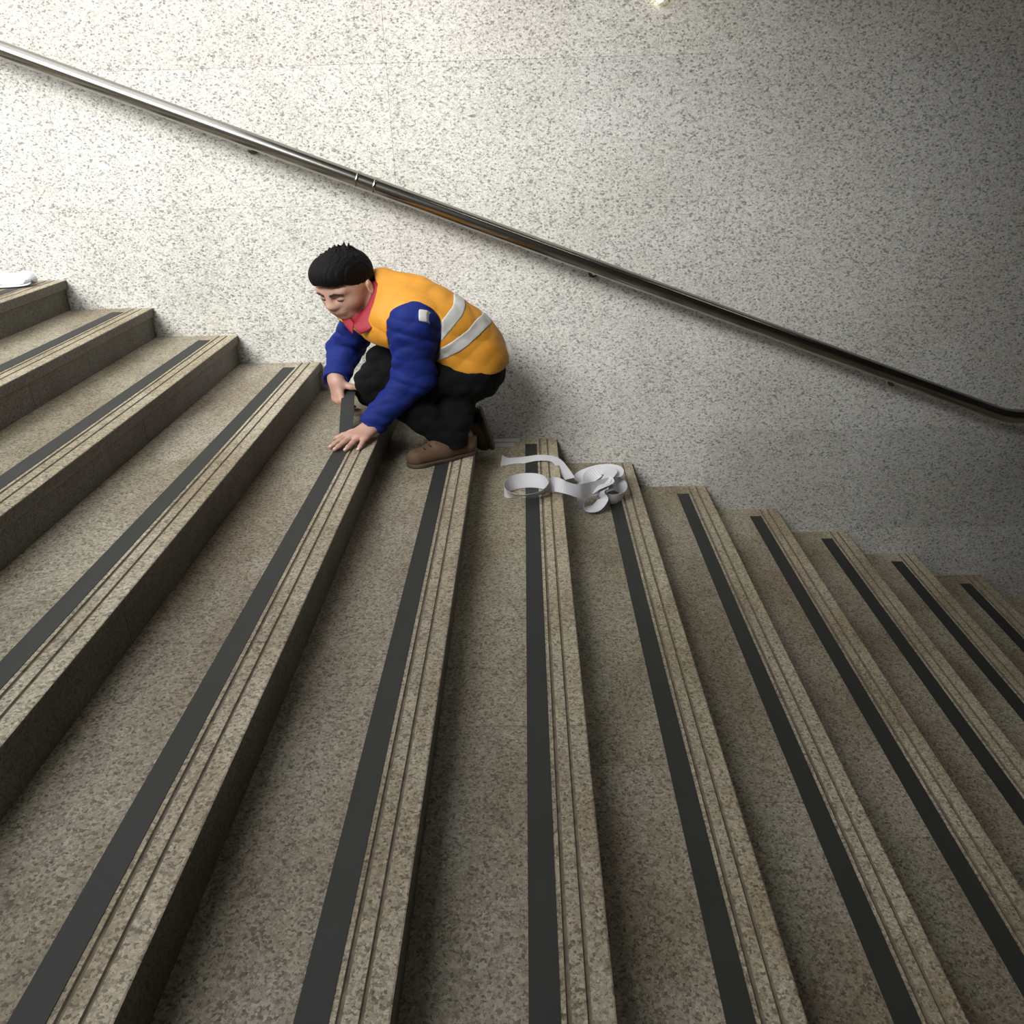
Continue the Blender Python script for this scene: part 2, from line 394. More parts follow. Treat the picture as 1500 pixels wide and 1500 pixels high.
tag(o, 'long white backing paper ribbon, looped at one end and crumpled into a heap', 'paper ribbon')
M['film'] = plain('grey_film', (0.45, 0.45, 0.46), 0.3)
tag(link('paper_offcut', box_mesh('paper_offcut', -0.165, -0.075, -0.115, -0.06, Z6+0.0005, Z6+0.0025), M['film']), 'small square grey film offcut behind the man near the wall', 'offcut')
tag(link('paper_offcut', box_mesh('paper_offcut', -0.20, -0.045, -0.052, -0.006, Z6+0.0005, Z6+0.004), M['film']), 'long grey film offcut lying along the wall behind the man', 'offcut')
# folded paper on the highest step
fp = [(-2.62, -0.20, 0.010), (-2.50, -0.19, 0.040), (-2.40, -0.17, 0.022), (-2.32, -0.16, 0.046), (-2.25, -0.15, 0.030), (-2.19, -0.14, 0.038), (-2.165, -0.145, 0.018), (-2.21, -0.16, 0.010), (-2.32, -0.18, 0.010)]
o = ribbon('folded_paper', fp, [(0.0, 0.75, 0.62), (0.05, 0.7, 0.7), (0, 0.8, 0.5), (0.1, 0.6, 0.75), (0, 0.75, 0.6), (0.1, 0.7, 0.7), (0, 0.9, 0.2), (0, 0.98, 0.1), (0, 0.98, 0.1)], 0.034, 0.001, M['paper'])
tag(o, 'folded white backing paper on the highest step at the left edge', 'paper strip')

# ------------------------------------------------------------------ the man: distance fields -> meshes
SX = 1.2
class Field:
    def __init__(self, lo, hi, h):
        self.lo = np.array(lo, float); self.h = h
        n = np.ceil((np.array(hi, float)-self.lo)/h).astype(int)+1
        self.ax = [self.lo[k]+h*np.arange(n[k]) for k in range(3)]
        self.D = np.full(tuple(n), 0.5, np.float32)
    def sub(self, lo, hi):
        sl = []
        for k in range(3):
            a = max(0, int((lo[k]-self.lo[k])/self.h)); b = min(len(self.ax[k]), int((hi[k]-self.lo[k])/self.h)+2)
            if b <= a: return None
            sl.append(slice(a, b))
        g = [self.ax[k][sl[k]] for k in range(3)]
        return tuple(sl), (g[0][:, None, None], g[1][None, :, None], g[2][None, None, :])
    def add(self, p, k=0.02):
        m = 0.03+k
        r = self.sub(p.lo-m, p.hi+m)
        if r is None: return self
        sl, g = r
        d = p(*g).astype(np.float32); c = self.D[sl]
        if k > 0:
            hh = np.maximum(k-np.abs(c-d), 0)/k
            self.D[sl] = np.minimum(c, d)-hh*hh*k*0.25
        else: self.D[sl] = np.minimum(c, d)
        return self
    def cut(self, p, k=0.0):
        r = self.sub(p.lo-0.05, p.hi+0.05)
        if r is None: return self
        sl, g = r
        d = -p(*g).astype(np.float32); c = self.D[sl]
        if k > 0:
            hh = np.maximum(k-np.abs(c-d), 0)/k
            self.D[sl] = np.maximum(c, d)+hh*hh*k*0.25
        else: self.D[sl] = np.maximum(c, d)
        return self
    def full(self, fn, op):
        g = (self.ax[0][:, None, None], self.ax[1][None, :, None], self.ax[2][None, None, :])
        d = fn(*g)
        if op == 'max': self.D = np.maximum(self.D, d).astype(np.float32)
        elif op == 'add': self.D = (self.D+d).astype(np.float32)
        return self
    def mesh(self, name):
        D = self.D; S_ = D < 0
        c = [S_[i:D.shape[0]-1+i, j:D.shape[1]-1+j, k:D.shape[2]-1+k] for i in (0, 1) for j in (0, 1) for k in (0, 1)]
        al = c[0].copy(); an = c[0].copy()
        for q in c[1:]: al &= q; an |= q
        act = an & ~al
        idx = np.argwhere(act)
        vid = np.full(act.shape, -1, np.int32); vid[act] = np.arange(len(idx))
        cor = np.array([(i, j, k) for i in (0, 1) for j in (0, 1) for k in (0, 1)])
        vals = np.stack([D[idx[:, 0]+a, idx[:, 1]+b, idx[:, 2]+e] for a, b, e in cor], 1)
        acc = np.zeros((len(idx), 3)); cnt = np.zeros(len(idx))
        for a in range(8):
            for b in range(a+1, 8):
                if np.abs(cor[a]-cor[b]).sum() != 1: continue
                va, vb = vals[:, a], vals[:, b]
                m = (va < 0) != (vb < 0)
                t = np.where(m, va/np.where(m, va-vb, 1), 0)
                acc += np.where(m[:, None], cor[a]+t[:, None]*(cor[b]-cor[a]), 0); cnt += m
        V = self.lo+self.h*(idx+acc/np.maximum(cnt, 1)[:, None])
        F = []
        for axis in range(3):
            sl0 = [slice(1, -1)]*3; sl0[axis] = slice(0, -1); sl1 = [slice(1, -1)]*3; sl1[axis] = slice(1, None)
            a = S_[tuple(sl0)]; b = S_[tuple(sl1)]
            u, w = (axis+1) % 3, (axis+2) % 3
            for flag, rev in ((a & ~b, False), (~a & b, True)):
                e = np.argwhere(flag)
                if len(e) == 0: continue
                off = np.ones(3, int); off[axis] = 0
                e = e+off
                du = np.zeros(3, int); du[u] = 1; dw = np.zeros(3, int); dw[w] = 1
                q = [e-du-dw, e-dw, e, e-du]
                q = np.stack([vid[z[:, 0], z[:, 1], z[:, 2]] for z in q], 1)
                F.append(q[:, ::-1] if rev else q)
        F = np.concatenate(F); F = F[(F >= 0).all(1)]
        V = V*np.array([SX, 1, 1])
        me = bpy.data.meshes.new(name)
        me.vertices.add(len(V)); me.vertices.foreach_set('co', V.ravel())
        me.loops.add(F.size); me.loops.foreach_set('vertex_index', F.ravel().astype(np.int32))
        me.polygons.add(len(F)); me.polygons.foreach_set('loop_start', np.arange(0, F.size, 4, dtype=np.int32))
        me.polygons.foreach_set('use_smooth', np.ones(len(F), bool))
        me.update(); me.validate()
        return me
class Cap:
    def __init__(s, a, b, ra, rb=None):
        s.a = np.array(a, float); s.b = np.array(b, float); s.ra = ra; s.rb = ra if rb is None else rb
        m = max(s.ra, s.rb); s.lo = np.minimum(s.a, s.b)-m; s.hi = np.maximum(s.a, s.b)+m
    def __call__(s, X, Y, Z):
        ba = s.b-s.a; bb = ba@ba+1e-12
        px, py, pz = X-s.a[0], Y-s.a[1], Z-s.a[2]
        t = np.clip((px*ba[0]+py*ba[1]+pz*ba[2])/bb, 0, 1)
        return np.sqrt((px-t*ba[0])**2+(py-t*ba[1])**2+(pz-t*ba[2])**2)-(s.ra+t*(s.rb-s.ra))
class Ell:
    def __init__(s, c, axes, r):
        s.c = np.array(c, float); s.A = np.array(axes, float); s.r = np.array(r, float)
        m = s.r.max(); s.lo = s.c-m; s.hi = s.c+m
    def __call__(s, X, Y, Z):
        px, py, pz = X-s.c[0], Y-s.c[1], Z-s.c[2]
        q = [(px*a[0]+py*a[1]+pz*a[2]) for a in s.A]
        k0 = np.sqrt(sum((q[i]/s.r[i])**2 for i in range(3))); k1 = np.sqrt(sum((q[i]/s.r[i]**2)**2 for i in range(3)))+1e-9
        return k0*(k0-1.0)/k1
class RBox:
    def __init__(s, c, axes, half, rad):
        s.c = np.array(c, float); s.A = np.array(axes, float); s.hf = np.array(half, float)-rad; s.rad = rad
        m = np.linalg.norm(half); s.lo = s.c-m; s.hi = s.c+m
    def __call__(s, X, Y, Z):
        px, py, pz = X-s.c[0], Y-s.c[1], Z-s.c[2]
        q = [np.abs(px*a[0]+py*a[1]+pz*a[2])-h for a, h in zip(s.A, s.hf)]
        return np.sqrt(sum(np.maximum(t, 0)**2 for t in q))+np.minimum(np.maximum(np.maximum(q[0], q[1]), q[2]), 0)-s.rad
def unit(v): v = np.array(v, float); return v/np.linalg.norm(v)
def frame(main, side):
    a = unit(main); b = np.array(side, float); b = unit(b-a*(a@b)); return a, b, np.cross(a, b)
A3 = np.array

# joints (man's own x, y, z; x is widened by SX when meshed)
LSH, RSH = A3((-0.368, -0.645, -0.090)), A3((-0.575, -0.345, -0.135))
LEL, LWR = A3((-0.377, -0.62, -0.310)), A3((-0.522, -0.675, -0.482))
REL, RWR = A3((-0.668, -0.235, -0.290)), A3((-0.680, -0.400, -0.372))
NECK, HEAD = A3((-0.490, -0.485, -0.020)), A3((-0.589, -0.530, 0.040))
LHIP, RHIP = A3((-0.215, -0.51, -0.340)), A3((-0.245, -0.33, -0.370))
LKN, RKN = A3((-0.500, -0.58, -0.335)), A3((-0.545, -0.34, -0.440))
LAN, RAN = A3((-0.275, -0.580, -0.580)), A3((-0.225, -0.27, -0.605))
TORSO = []
def tor(c, lat, sp, rl, rs, ra):
    a, b, d = frame(lat, sp); TORSO.append(Ell(c, (a, b, d), (rl, rs, ra)))
tor((-0.195, -0.42, -0.305), (0.1, -0.99, 0.05), (-0.25, 0, 0.97), 0.165, 0.135, 0.120)
tor((-0.240, -0.44, -0.215), (0.2, -0.97, 0.05), (-0.55, -0.1, 0.83), 0.165, 0.150, 0.130)
tor((-0.325, -0.47, -0.130), (0.38, -0.92, 0.08), (-0.75, -0.2, 0.6), 0.180, 0.160, 0.130)
tor((-0.420, -0.49, -0.095), (0.5, -0.85, 0.10), (-0.85, -0.2, 0.45), 0.175, 0.125, 0.108)
tor((-0.440, -0.500, -0.150), (0.5, -0.85, 0.10), (-0.85, -0.2, 0.45), 0.150, 0.120, 0.088)
SHOULD = [Cap((-0.44, -0.52, -0.055), LSH+A3((-0.01, 0.03, 0.0)), 0.072, 0.070), Cap((-0.47, -0.46, -0.06), RSH+A3((0.0, -0.03, 0.01)), 0.072, 0.066), Cap((-0.39, -0.47, -0.035), (-0.478, -0.450, 0.018), 0.085, 0.062)]
SLEEVE_L = [Cap(LSH, LEL, 0.080, 0.068), Cap(LEL, LWR, 0.068, 0.046)]
SLEEVE_R = [Cap(RSH, REL, 0.074, 0.062), Cap(REL, RWR, 0.062, 0.046)]

# --- head
hphi, hth = math.radians(60), math.radians(24)
HF = A3((-math.cos(hphi)*math.cos(hth), -math.sin(hphi)*math.cos(hth), -math.sin(hth)))
HL = A3((math.sin(hphi), -math.cos(hphi), 0.0)); HU = np.cross(HF, HL)
HS = 1.02
def hp(f, l, u): return HEAD+HS*(f*HF+l*HL+u*HU)
HAX = (HF, HL, HU)
def hell(f, l, u, rf, rl, ru): return Ell(hp(f, l, u), HAX, A3((rf, rl, ru))*HS)
HEADP = [(hell(-0.008, 0, 0.028, 0.098, 0.078, 0.088), 0.0), (hell(0.022, 0, -0.030, 0.070, 0.068, 0.085), 0.04),
         (hell(0.050, 0, -0.088, 0.034, 0.036, 0.026), 0.035), (hell(0.045, 0.036, -0.035, 0.034, 0.030, 0.032), 0.02), (hell(0.045, -0.036, -0.035, 0.034, 0.030, 0.032), 0.02),
         (hell(0.072, 0, 0.022, 0.020, 0.055, 0.014), 0.02),
         (Cap(hp(0.086, 0, 0.004), hp(0.106, 0, -0.030), 0.009*HS, 0.012*HS), 0.012), (hell(0.094, 0.012, -0.034, 0.010, 0.009, 0.007), 0.006), (hell(0.094, -0.012, -0.034, 0.010, 0.009, 0.007), 0.006),
         (hell(0.086, 0, -0.057, 0.011, 0.023, 0.006), 0.008), (hell(0.083, 0, -0.067, 0.011, 0.020, 0.007), 0.008)]
def headsdf(p):
    d = 1e3
    for q, k in HEADP:
        e = float(q(A3(p[0]), A3(p[1]), A3(p[2])))
        hh = max(k-abs(d-e), 0)/k if k > 0 else 0
        d = min(d, e)-hh*hh*k*0.25
    return d
def facepoint(l, u):
    a, b = 0.02, 0.16
    for _ in range(24):
        m = (a+b)/2
        if headsdf(hp(m, l, u)) < 0: a = m
        else: b = m
    return a

def finger(F, base, d0, n, lens, curls, r, k=0.006):
    """chain of three bones, bending away from the back normal n"""
    p = A3(base); d = unit(d0)
    rr = [r, r*0.95, r*0.86, r*0.72]
    for i in range(3):
        a = math.radians(curls[i]); d = unit(d*math.cos(a)-n*math.sin(a)); n = unit(n-d*(n@d))
        q = p+d*lens[i]; F.add(Cap(p, q, rr[i], rr[i+1]), k if i else 0.010); p = q
    return p, d, n
NAILS = []
def hand(F, wr, d, n, side, spread, curls, thumb):
    """wr wrist, d towards the fingers, n back of hand, side towards the thumb"""
    d = unit(d); n = unit(n-d*(d@n)); s = unit(A3(side)-d*(A3(side)@d)-n*(A3(side)@n))
    F.add(Cap(wr-d*0.03, wr+d*0.012, 0.025, 0.024), 0.03)
    offs = (0.032, 0.011, -0.011, -0.031); ln = (0.084, 0.088, 0.083, 0.075)
    Ls = ((0.040, 0.026, 0.020), (0.045, 0.029, 0.021), (0.041, 0.027, 0.020), (0.032, 0.021, 0.018))
    for j in range(4):
        kn = wr+d*ln[j]+s*offs[j]+n*(0.003 if j in (1, 2) else 0.0)
        F.add(Cap(wr+d*0.008+s*offs[j]*0.55, kn, 0.0150, 0.0118), 0.018)
        dd = unit(d+s*spread[j])
        p, e, nn = finger(F, kn, dd, n, Ls[j], curls[j], (0.0098, 0.0102, 0.0098, 0.0086)[j])
        NAILS.append((p, e, nn, 0.0062))
    tb = wr+d*0.022+s*0.022-n*0.006
    td = unit(d*thumb[0]+s*thumb[1]+n*thumb[2])
    F.add(Cap(wr+d*0.012+s*0.01-n*0.003, tb+td*0.036, 0.0170, 0.0125), 0.016)
    p, e, nn = finger(F, tb+td*0.036, td, n, (0.030, 0.026, 0.004), (thumb[3], thumb[4], 0), 0.0112)
    NAILS.append((p, e, nn, 0.0072))

# --- materials of the man
M['skin'] = plain('skin', (0.50, 0.295, 0.225), 0.5, noise=(30, 0.06), bump=(180, 0.15, 0.001))
M['hair'] = plain('black_hair', (0.003, 0.0028, 0.0028), 0.75, noise=(60, 0.3), bump=(140, 0.6, 0.004), spec=0.2)
M['vest'] = plain('orange_vest', (0.66, 0.285, 0.026), 0.62, noise=(14, 0.10), bump=(28, 0.35, 0.006))
M['jacket'] = plain('blue_jacket', (0.0065, 0.018, 0.155), 0.75, noise=(12, 0.16), bump=(26, 0.5, 0.008), spec=0.25)
M['shirt'] = plain('red_collar', (0.31, 0.013, 0.030), 0.65, noise=(20, 0.12))
M['trouser'] = plain('black_trousers', (0.0032, 0.0034, 0.0040), 0.9, noise=(14, 0.2), bump=(24, 0.4, 0.008), spec=0.2)
M['leather'] = plain('brown_suede', (0.100, 0.056, 0.030), 0.8, noise=(30, 0.18), bump=(120, 0.3, 0.002))
M['sole'] = plain('brown_sole', (0.075, 0.052, 0.034), 0.75)
M['silver'] = plain('silver_stripe', (0.52, 0.52, 0.50), 0.4, noise=(40, 0.06))
M['brow'] = plain('black_brow', (0.018, 0.014, 0.013), 0.8)
M['lip'] = plain('lips', (0.40, 0.19, 0.16), 0.5)
M['nail'] = plain('fingernails', (0.72, 0.50, 0.43), 0.35)
M['thread'] = plain('dark_eyelet', (0.02, 0.015, 0.012), 0.7)

# --- body: one continuous surface
B = Field((-0.80, -0.90, -0.74), (-0.04, -0.15, 0.19), 0.0034)
for e in TORSO: B.add(Ell(e.c, e.A, e.r*0.86), 0.05)
for a, b, ra, rb in ((LSH, LEL, 0.048, 0.040), (LEL, LWR, 0.040, 0.026), (RSH, REL, 0.046, 0.040), (REL, RWR, 0.040, 0.026),
                     (A3((-0.45, -0.52, -0.07)), LSH, 0.05, 0.048), (A3((-0.48, -0.46, -0.08)), RSH, 0.05, 0.046),
                     (LHIP, LKN, 0.070, 0.050), (LKN, LAN, 0.048, 0.032), (RHIP, RKN, 0.070, 0.050), (RKN, RAN, 0.048, 0.032)):
    B.add(Cap(a, b, ra, rb), 0.03)
B.add(Cap(LAN, LAN+A3((-0.07, -0.055, -0.058)), 0.028, 0.015), 0.01)
B.add(Cap(RAN, RAN+A3((0.045, 0.0, -0.07)), 0.026, 0.015), 0.01)
B.add(Cap((-0.455, -0.475, -0.05), hp(-0.025, 0, -0.045), 0.062, 0.056), 0.04)
for q, k in HEADP: B.add(q, max(k, 0.02))
for sgn in (1, -1):                                   # eye hollows, ears
    B.cut(hell(0.094, sgn*0.032, -0.004, 0.016, 0.018, 0.010), 0.012)
    B.add(hell(0.078, sgn*0.032, -0.006, 0.0125, 0.0155, 0.0095), 0.006)
    B.add(Ell(hp(-0.016, sgn*0.083, -0.018), (unit(HF*0.85-HL*sgn*-0.5), unit(HL*sgn-HF*0.5), HU), A3((0.019, 0.0085, 0.033))*HS), 0.006)
    B.cut(hell(-0.006, sgn*0.094, -0.014, 0.009, 0.006, 0.017), 0.006)
LHW = A3((-0.528, -0.688, -0.497))
hand(B, LHW, (-0.47, -0.87, -0.17), (0.05, -0.12, 1.0), (-0.85, 0.5, 0), (0.14, 0.04, -0.07, -0.26),
     ((2, 6, 4), (1, 5, 3), (2, 5, 4), (4, 6, 4)), (0.55, 0.8, -0.22, 6, 8))
hand(B, A3((-0.680, -0.412, -0.378)), (0.05, -0.26, -0.95), (-0.80, -0.55, 0.05), (0.5, -0.85, 0), (0.10, 0.03, -0.04, -0.12),
     ((24, 38, 30), (28, 44, 30), (32, 46, 30), (36, 46, 30)), (0.24, 0.50, -0.74, 4, 8))
person = link('person', B.mesh('person'), M['skin'])
tag(person, 'man in orange vest and blue jacket crouching on the stairs, pressing down grip tape', 'person')

# --- fingernails, brows, eyes, lips
def blob(name, prims, mat, h=0.0016, parent=None):
    lo = np.min([p.lo for p, k in prims], 0)-0.004; hi = np.max([p.hi for p, k in prims], 0)+0.004
    F = Field(lo, hi, h)
    for p, k in prims: F.add(p, k)
    return link(name, F.mesh(name), mat, parent or person)
for p, e, n, w in NAILS:
    s = np.cross(e, n)
    blob('fingernail', [(Ell(p+n*w*0.85-e*0.001, (e, s, n), (0.0068, w*0.9, 0.0024)), 0)], M['nail'], 0.0013)
for sgn in (1, -1):
    pr = []
    for a, b in (((0.014, 0.014), (0.030, 0.019)), ((0.030, 0.019), (0.050, 0.013))):
        q = [hp(facepoint(sgn*l, u)+0.0005, sgn*l, u) for l, u in (a, b)]
        pr.append((Cap(q[0], q[1], 0.0048, 0.0036), 0.004))
    blob('eyebrow', pr, M['brow'])
    ev = []
    for l in (-0.0125, -0.006, 0.0, 0.006, 0.0125):
        u = -0.0125+0.10*abs(l)
        f = 0.078+0.0125*math.sqrt(max(0.05, 1-(l/0.0155)**2-((u+0.006)/0.0095)**2))
        ev.append(hp(f+0.0012, sgn*(0.032+l), u))
    blob('eyelashes', [(Cap(ev[k], ev[k+1], 0.0021, 0.0021), 0.002) for k in range(4)], M['brow'])
q = [hp(facepoint(l, -0.0615)+0.0008, l, -0.0615) for l in (-0.022, 0.0, 0.022)]
blob('lips', [(Cap(q[0], q[1], 0.0024, 0.0050), 0.004), (Cap(q[1], q[2], 0.0050, 0.0024), 0.004)], M['lip'])

# --- hair
H = Field(HEAD-0.17, HEAD+0.17, 0.0026)
H.add(hell(-0.016, 0, 0.036, 0.107, 0.0835, 0.095), 0)
H.add(hell(0.030, 0, 0.074, 0.080, 0.072, 0.062), 0.03)
rs = random.Random(3)
for k in range(260):
    an = rs.uniform(0, 2*math.pi); t = rs.uniform(0.0, 1.0)
    f = 0.085*math.cos(an)*t-0.005; l = 0.07*math.sin(an)*t
    u = 0.030+0.100*math.sqrt(max(0.02, 1-((f+0.016)/0.108)**2-(l/0.089)**2))
    d = unit(HU*0.9+HF*rs.uniform(-0.5, 0.45)+HL*rs.uniform(-0.45, 0.45))
    H.add(Cap(hp(f, l, u-0.012), hp(f, l, u-0.004)+d*rs.uniform(0.006, 0.019), 0.008, 0.0016), 0.004)
for f, l in ((-0.05, 0.01), (-0.062, 0.0), (-0.045, -0.012), (-0.03, 0.03), (-0.056, 0.022)):   # cow-lick at the crown
    H.add(Cap(hp(f, l, 0.108), hp(f-0.010, l+0.004, 0.136), 0.010, 0.002), 0.006)
def hairline(X, Y, Z):
    px, py, pz = X-HEAD[0], Y-HEAD[1], Z-HEAD[2]
    f = (px*HF[0]+py*HF[1]+pz*HF[2])/HS; l = np.abs(px*HL[0]+py*HL[1]+pz*HL[2])/HS; u = (px*HU[0]+py*HU[1]+pz*HU[2])/HS
    cut = 0.070*np.clip((f+0.01)/0.09, -1.1, 0.85)-0.012+0.018*np.clip((0.055-l)/0.055, 0, 1)*(f > 0.02)
    cut = np.maximum(cut, np.where((f < 0.004) & (f > -0.040) & (l > 0.06), 0.012, -1.0))
    cut = np.where((f >= 0.004) & (f < 0.030) & (l > 0.05), -0.032, cut)
    return (cut-u)*HS
def strands(X, Y, Z):
    px, py, pz = X-HEAD[0], Y-HEAD[1], Z-HEAD[2]
    l = px*HL[0]+py*HL[1]+pz*HL[2]; f = px*HF[0]+py*HF[1]+pz*HF[2]; u = px*HU[0]+py*HU[1]+pz*HU[2]
    return 0.0007*np.sin(520*l+70*f+2.0*np.sin(90*f+60*u))+0.0005*np.sin(330*l-60*f+1.5*np.sin(70*l+50*f))
H.full(strands, 'add')
H.full(hairline, 'max')
link('hair', H.mesh('hair'), M['hair'], person)

# --- garments
def folds(amp, dirs):
    def fn(X, Y, Z):
        d = 0
        for (a, b, c, ph, w) in dirs:
            d = d+w*(0.63-np.abs(np.sin(0.5*(a*X+b*Y+c*Z+ph+1.6*np.sin(0.45*b*X-0.5*a*Y+0.3*c*Z+ph)))))
        return amp*d
    return fn
J = Field((-0.82, -0.78, -0.54), (-0.20, -0.15, 0.10), 0.0042)
for e in TORSO[2:]: J.add(Ell(e.c, e.A, e.r*0.93), 0.05)
for c in SHOULD: J.add(Cap(c.a, c.b, c.ra*0.86, c.rb*0.90), 0.04)
for c in SLEEVE_L+SLEEVE_R: J.add(c, 0.035)
for w, e in ((LWR, LEL), (RWR, REL)):
    d = unit(w-e); J.add(Cap(w-d*0.020, w-d*0.002, 0.049, 0.047), 0.008)
JFOLD = folds(0.0046, ((28, 40, 95, 0.4, 1.0), (-50, 30, 75, 1.7, 0.8), (80, -32, 50, 3.1, 0.5), (20, 90, 150, 2.0, 0.35)))
J.full(JFOLD, 'add')
for w, e in ((LWR, LEL), (RWR, REL)):
    d = unit(w-e); J.cut(Cap(w+d*0.050, w+d*0.12, 0.055, 0.06))
link('jacket', J.mesh('jacket'), M['jacket'], person)

def torso_field(lo, hi, h, off):
    V = Field(lo, hi, h)
    for e in TORSO: V.add(Ell(e.c, e.A, e.r+off), 0.05)
    for c in SHOULD: V.add(Cap(c.a, c.b, c.ra+off, c.rb+off), 0.05)
    V.full(folds(0.0042, ((30, 10, 50, 0.9, 1.0), (-28, 40, 22, 2.2, 0.9), (60, 24, -50, 0.3, 0.5))), 'add')
    return V
ARM_L = Cap(LSH+A3((0.01, -0.02, -0.012)), LEL, 0.087, 0.082)
ARM_R = Cap(RSH+A3((-0.02, 0.02, -0.012)), REL, 0.082, 0.08)
NECKCUT = Cap((-0.545, -0.550, -0.045), hp(0.0, 0.01, -0.01), 0.074, 0.092)
def hem(X, Y, Z): return (-0.318+0.45*np.maximum(0, -0.2-X)+0.02*np.sin(28*X+20*Y)*0.4)-Z+0*Y
def make_vest():
    V = torso_field((-0.70, -0.78, -0.44), (-0.02, -0.18, 0.14), 0.0042, 0.010)
    V.cut(ARM_L, 0.006); V.cut(ARM_R, 0.006); V.cut(NECKCUT, 0.006)
    V.full(hem, 'max')
    return V
vest = link('vest', make_vest().mesh('vest'), M['vest'], person)
def stripe(pt, nrm, half, off=0.0125, seed=0):
    V = torso_field((-0.55, -0.78, -0.44), (-0.02, -0.18, 0.08), 0.0042, off)
    V.cut(ARM_L, 0.004); V.cut(ARM_R, 0.004); V.full(hem, 'max')
    n = unit(nrm); p = A3(pt)
    V.full(lambda X, Y, Z: np.abs((X-p[0])*n[0]+(Y-p[1])*n[1]+(Z-p[2])*n[2]+0.004*np.sin(40*Y+seed))-half, 'max')
    return link('reflective_stripe', V.mesh('reflective_stripe'), M['silver'], vest)
stripe((-0.231, -0.46, -0.04), (-0.8, -0.10, 0.6), 0.023)
stripe((-0.158, -0.43, -0.125), (-0.55, -0.05, 0.83), 0.025, seed=2)
PS = Field((-0.40, -0.78, -0.14), (-0.24, -0.60, 0.02), 0.003)
for c in SHOULD: PS.add(Cap(c.a, c.b, c.ra*0.86, c.rb*0.90), 0.04)
for c in SLEEVE_L: PS.add(c, 0.035)
PS.full(JFOLD, 'add')
PS.full(lambda X, Y, Z: -0.008+0*X+0*Y+0*Z, 'add')
PS.full(RBox((-0.322, -0.700, -0.055), frame((-0.05, -0.55, -0.83), (0.9, -0.4, 0)), (0.023, 0.0105, 0.05), 0.002), 'max')
link('shoulder_stripe', PS.mesh('shoulder_stripe'), M['silver'], vest)
# hem and neck binding of the vest follow from the cut edges; red shirt collar
IN_ = [(-0.470, -0.430, 0.050), (-0.505, -0.515, 0.040), (-0.502, -0.548, 0.008), (-0.522, -0.572, -0.040), (-0.545, -0.586, -0.072), (-0.562, -0.590, -0.098)]
OUT_ = [(-0.452, -0.440, 0.030), (-0.480, -0.515, 0.042), (-0.470, -0.556, 0.006), (-0.478, -0.592, -0.048), (-0.492, -0.612, -0.092), (-0.505, -0.622, -0.116)]
def cloth(name, a, b, mat, thick=0.004):
    a = [A3(p)*A3((SX, 1, 1)) for p in a]; b = [A3(p)*A3((SX, 1, 1)) for p in b]
    nseg, ncr = 5, 7; rows = []
    for i in range(len(a)-1):
        for k in range(nseg):
            t = k/nseg
            cm = lambda q, i=i, t=t: 0.5*((2*q[i])+(-q[max(i-1, 0)]+q[i+1])*t+(2*q[max(i-1, 0)]-5*q[i]+4*q[i+1]-q[min(i+2, len(q)-1)])*t*t+(-q[max(i-1, 0)]+3*q[i]-3*q[i+1]+q[min(i+2, len(q)-1)])*t**3)
            rows.append((cm(a), cm(b)))
    rows.append((a[-1], b[-1]))
    cen = A3((-0.53*SX, -0.49, -0.03))
    v = []
    for p, q in rows:
        for m in range(ncr):
            t = m/(ncr-1); w = p*(1-t)+q*t
            v.append(w+unit(w-cen)*0.007*math.sin(math.pi*t))
    f = [(r*ncr+m, r*ncr+m+1, (r+1)*ncr+m+1, (r+1)*ncr+m) for r in range(len(rows)-1) for m in range(ncr-1)]
    o = link(name, mesh_from(name, v, f, True), mat, person)
    md = o.modifiers.new('thickness', 'SOLIDIFY'); md.thickness = thick; md.offset = 0
    return o
cloth('shirt_collar', IN_+[(-0.566, -0.592, -0.104)], OUT_+[(-0.540, -0.612, -0.136)], M['shirt'])
cloth('shirt_collar', [(-0.53, -0.42, 0.02), (-0.60, -0.49, -0.045), (-0.588, -0.548, -0.076), (-0.566, -0.583, -0.098)],
      [(-0.54, -0.41, -0.01), (-0.615, -0.49, -0.072), (-0.602, -0.556, -0.108), (-0.570, -0.592, -0.142)], M['shirt'])
blob('shirt_front', [(Cap((-0.56, -0.545, -0.075), (-0.545, -0.57, -0.12), 0.022, 0.012), 0.0), (Cap((-0.52, -0.50, -0.02), (-0.56, -0.545, -0.075), 0.05, 0.022), 0.02)], M['shirt'], 0.003)
blob('button', [(Ell((-0.557, -0.597, -0.112), np.eye(3), (0.004, 0.004, 0.004)), 0)], M['thread'], 0.0014)

TR = Field((-0.72, -0.72, -0.72), (-0.03, -0.16, -0.14), 0.0042)
for e in TORSO[:2]: TR.add(Ell(e.c+A3((0.0, 0, -0.015)), e.A, e.r*0.97), 0.05)
for a, b, ra, rb in ((LHIP, LKN, 0.098, 0.074), (LKN, LAN, 0.078, 0.060), (RHIP, RKN, 0.098, 0.078), (RKN, RAN, 0.080, 0.056), (A3((-0.36, -0.42, -0.275)), A3((-0.495, -0.42, -0.290)), 0.085, 0.072), (LHIP+A3((-0.03, 0.02, -0.08)), LAN+A3((0.02, 0.03, 0.06)), 0.07, 0.06), (LHIP+A3((0.03, 0.06, -0.03)), RHIP+A3((0.03, 0.02, 0)), 0.09, 0.09)):
    TR.add(Cap(a, b, ra, rb), 0.03)
TR.add(Cap(LAN-A3((0, 0, -0.01)), LAN+A3((0.006, 0.0, -0.030)), 0.054, 0.056), 0.02)
TR.full(folds(0.006, ((55, 30, 45, 0.2, 1.0), (-30, 40, 75, 1.2, 0.8), (90, 20, -70, 0.7, 0.4))), 'add')
TR.full(lambda X, Y, Z: (-0.545-0.40*np.clip(-0.33-X, 0, 0.2)*0-0.075*((X > -0.42)))-Z+0*Y, 'max')
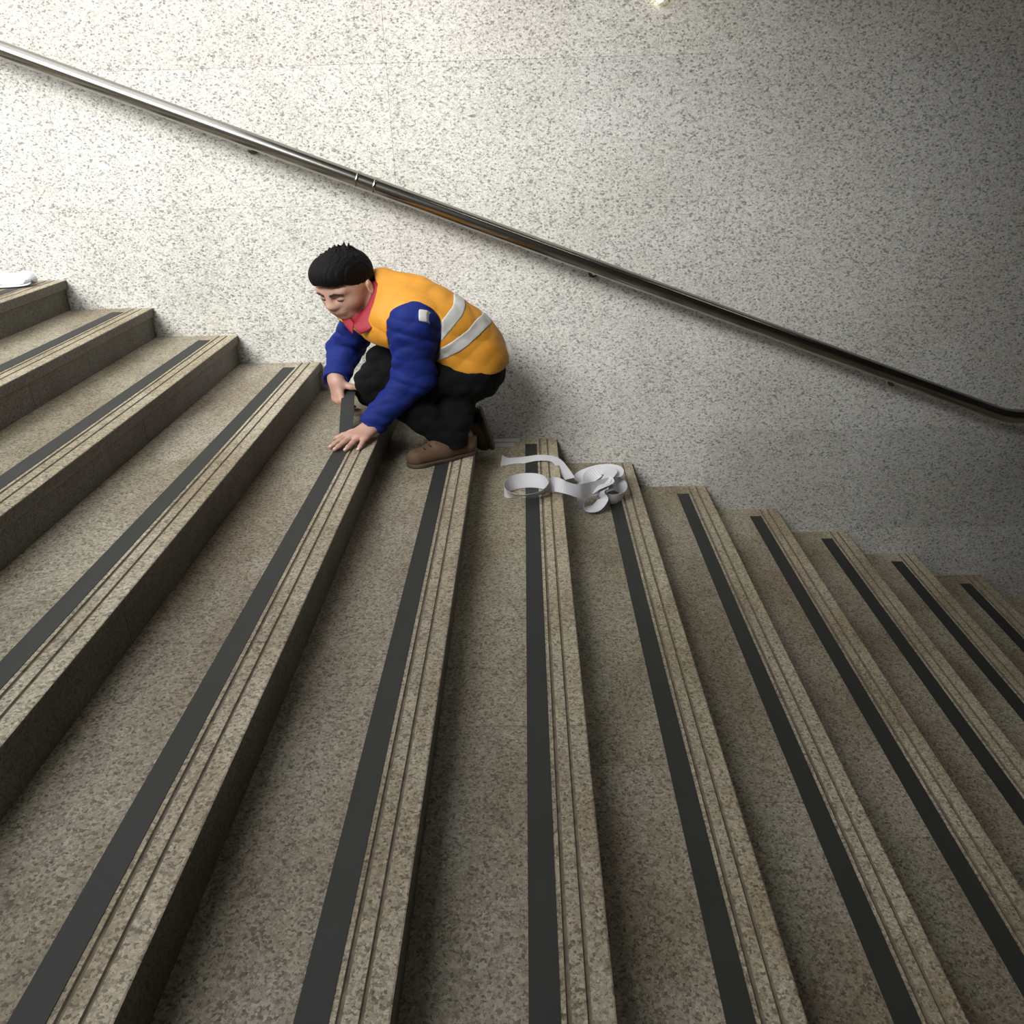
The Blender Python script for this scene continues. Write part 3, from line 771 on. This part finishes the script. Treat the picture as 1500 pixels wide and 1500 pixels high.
link('trousers', TR.mesh('trousers'), M['trouser'], person)

# --- shoes
def shoe(toe, heel, zg, up):
    toe, heel = A3(toe), A3(heel); d = unit(toe-heel); s = unit(np.cross(up, d)); u = np.cross(d, s); L = np.linalg.norm(toe-heel)
    def q(a, b, c): return heel+d*a*L+s*b+u*c
    upper = [(Cap(q(0.16, 0, 0.040), q(0.50, 0, 0.045), 0.036, 0.040), 0), (Cap(q(0.50, 0, 0.044), q(0.85, 0, 0.034), 0.044, 0.036), 0.02),
             (Cap(q(0.14, 0, 0.045), q(0.18, 0, 0.085), 0.035, 0.036), 0.02), (Cap(q(0.26, 0, 0.080), q(0.56, 0, 0.066), 0.034, 0.030), 0.02)]
    lo = np.min([p.lo for p, k in upper], 0)-0.01; hi = np.max([p.hi for p, k in upper], 0)+0.01
    F = Field(lo, hi, 0.003)
    for p, k in upper: F.add(p, k)
    F.full(lambda X, Y, Z: 0.013-((X-heel[0])*u[0]+(Y-heel[1])*u[1]+(Z-heel[2])*u[2]), 'max')
    sh = link('shoe', F.mesh('shoe'), M['leather'], person)
    sl = [(Cap(q(0.15, 0, 0.012), q(0.45, 0, 0.012), 0.036, 0.036), 0), (Cap(q(0.45, 0.002, 0.012), q(0.84, 0.002, 0.012), 0.036, 0.041), 0.02)]
    F = Field(lo-0.02, hi+0.02, 0.003)
    for p, k in sl: F.add(p, k)
    F.full(lambda X, Y, Z: np.abs((X-heel[0])*u[0]+(Y-heel[1])*u[1]+(Z-heel[2])*u[2]-0.0085)-0.0080, 'max')
    link('shoe_sole', F.mesh('shoe_sole'), M['sole'], sh)
    for a in (0.58, 0.66, 0.74):
        blob('shoelace', [(Cap(q(a, -0.020, 0.086-(a-0.58)*0.09), q(a+0.03, 0.020, 0.086-(a-0.58)*0.09), 0.0034), 0)], M['thread'], 0.0018, sh)
    return sh
shoe((-0.420, -0.690, nz(5)+0.001), (-0.190, -0.520, nz(5)+0.001), nz(5), (0, 0, 1))
shoe((-0.132, -0.250, -0.755), (-0.178, -0.262, -0.560), 0, (-0.97, 0.0, -0.22))
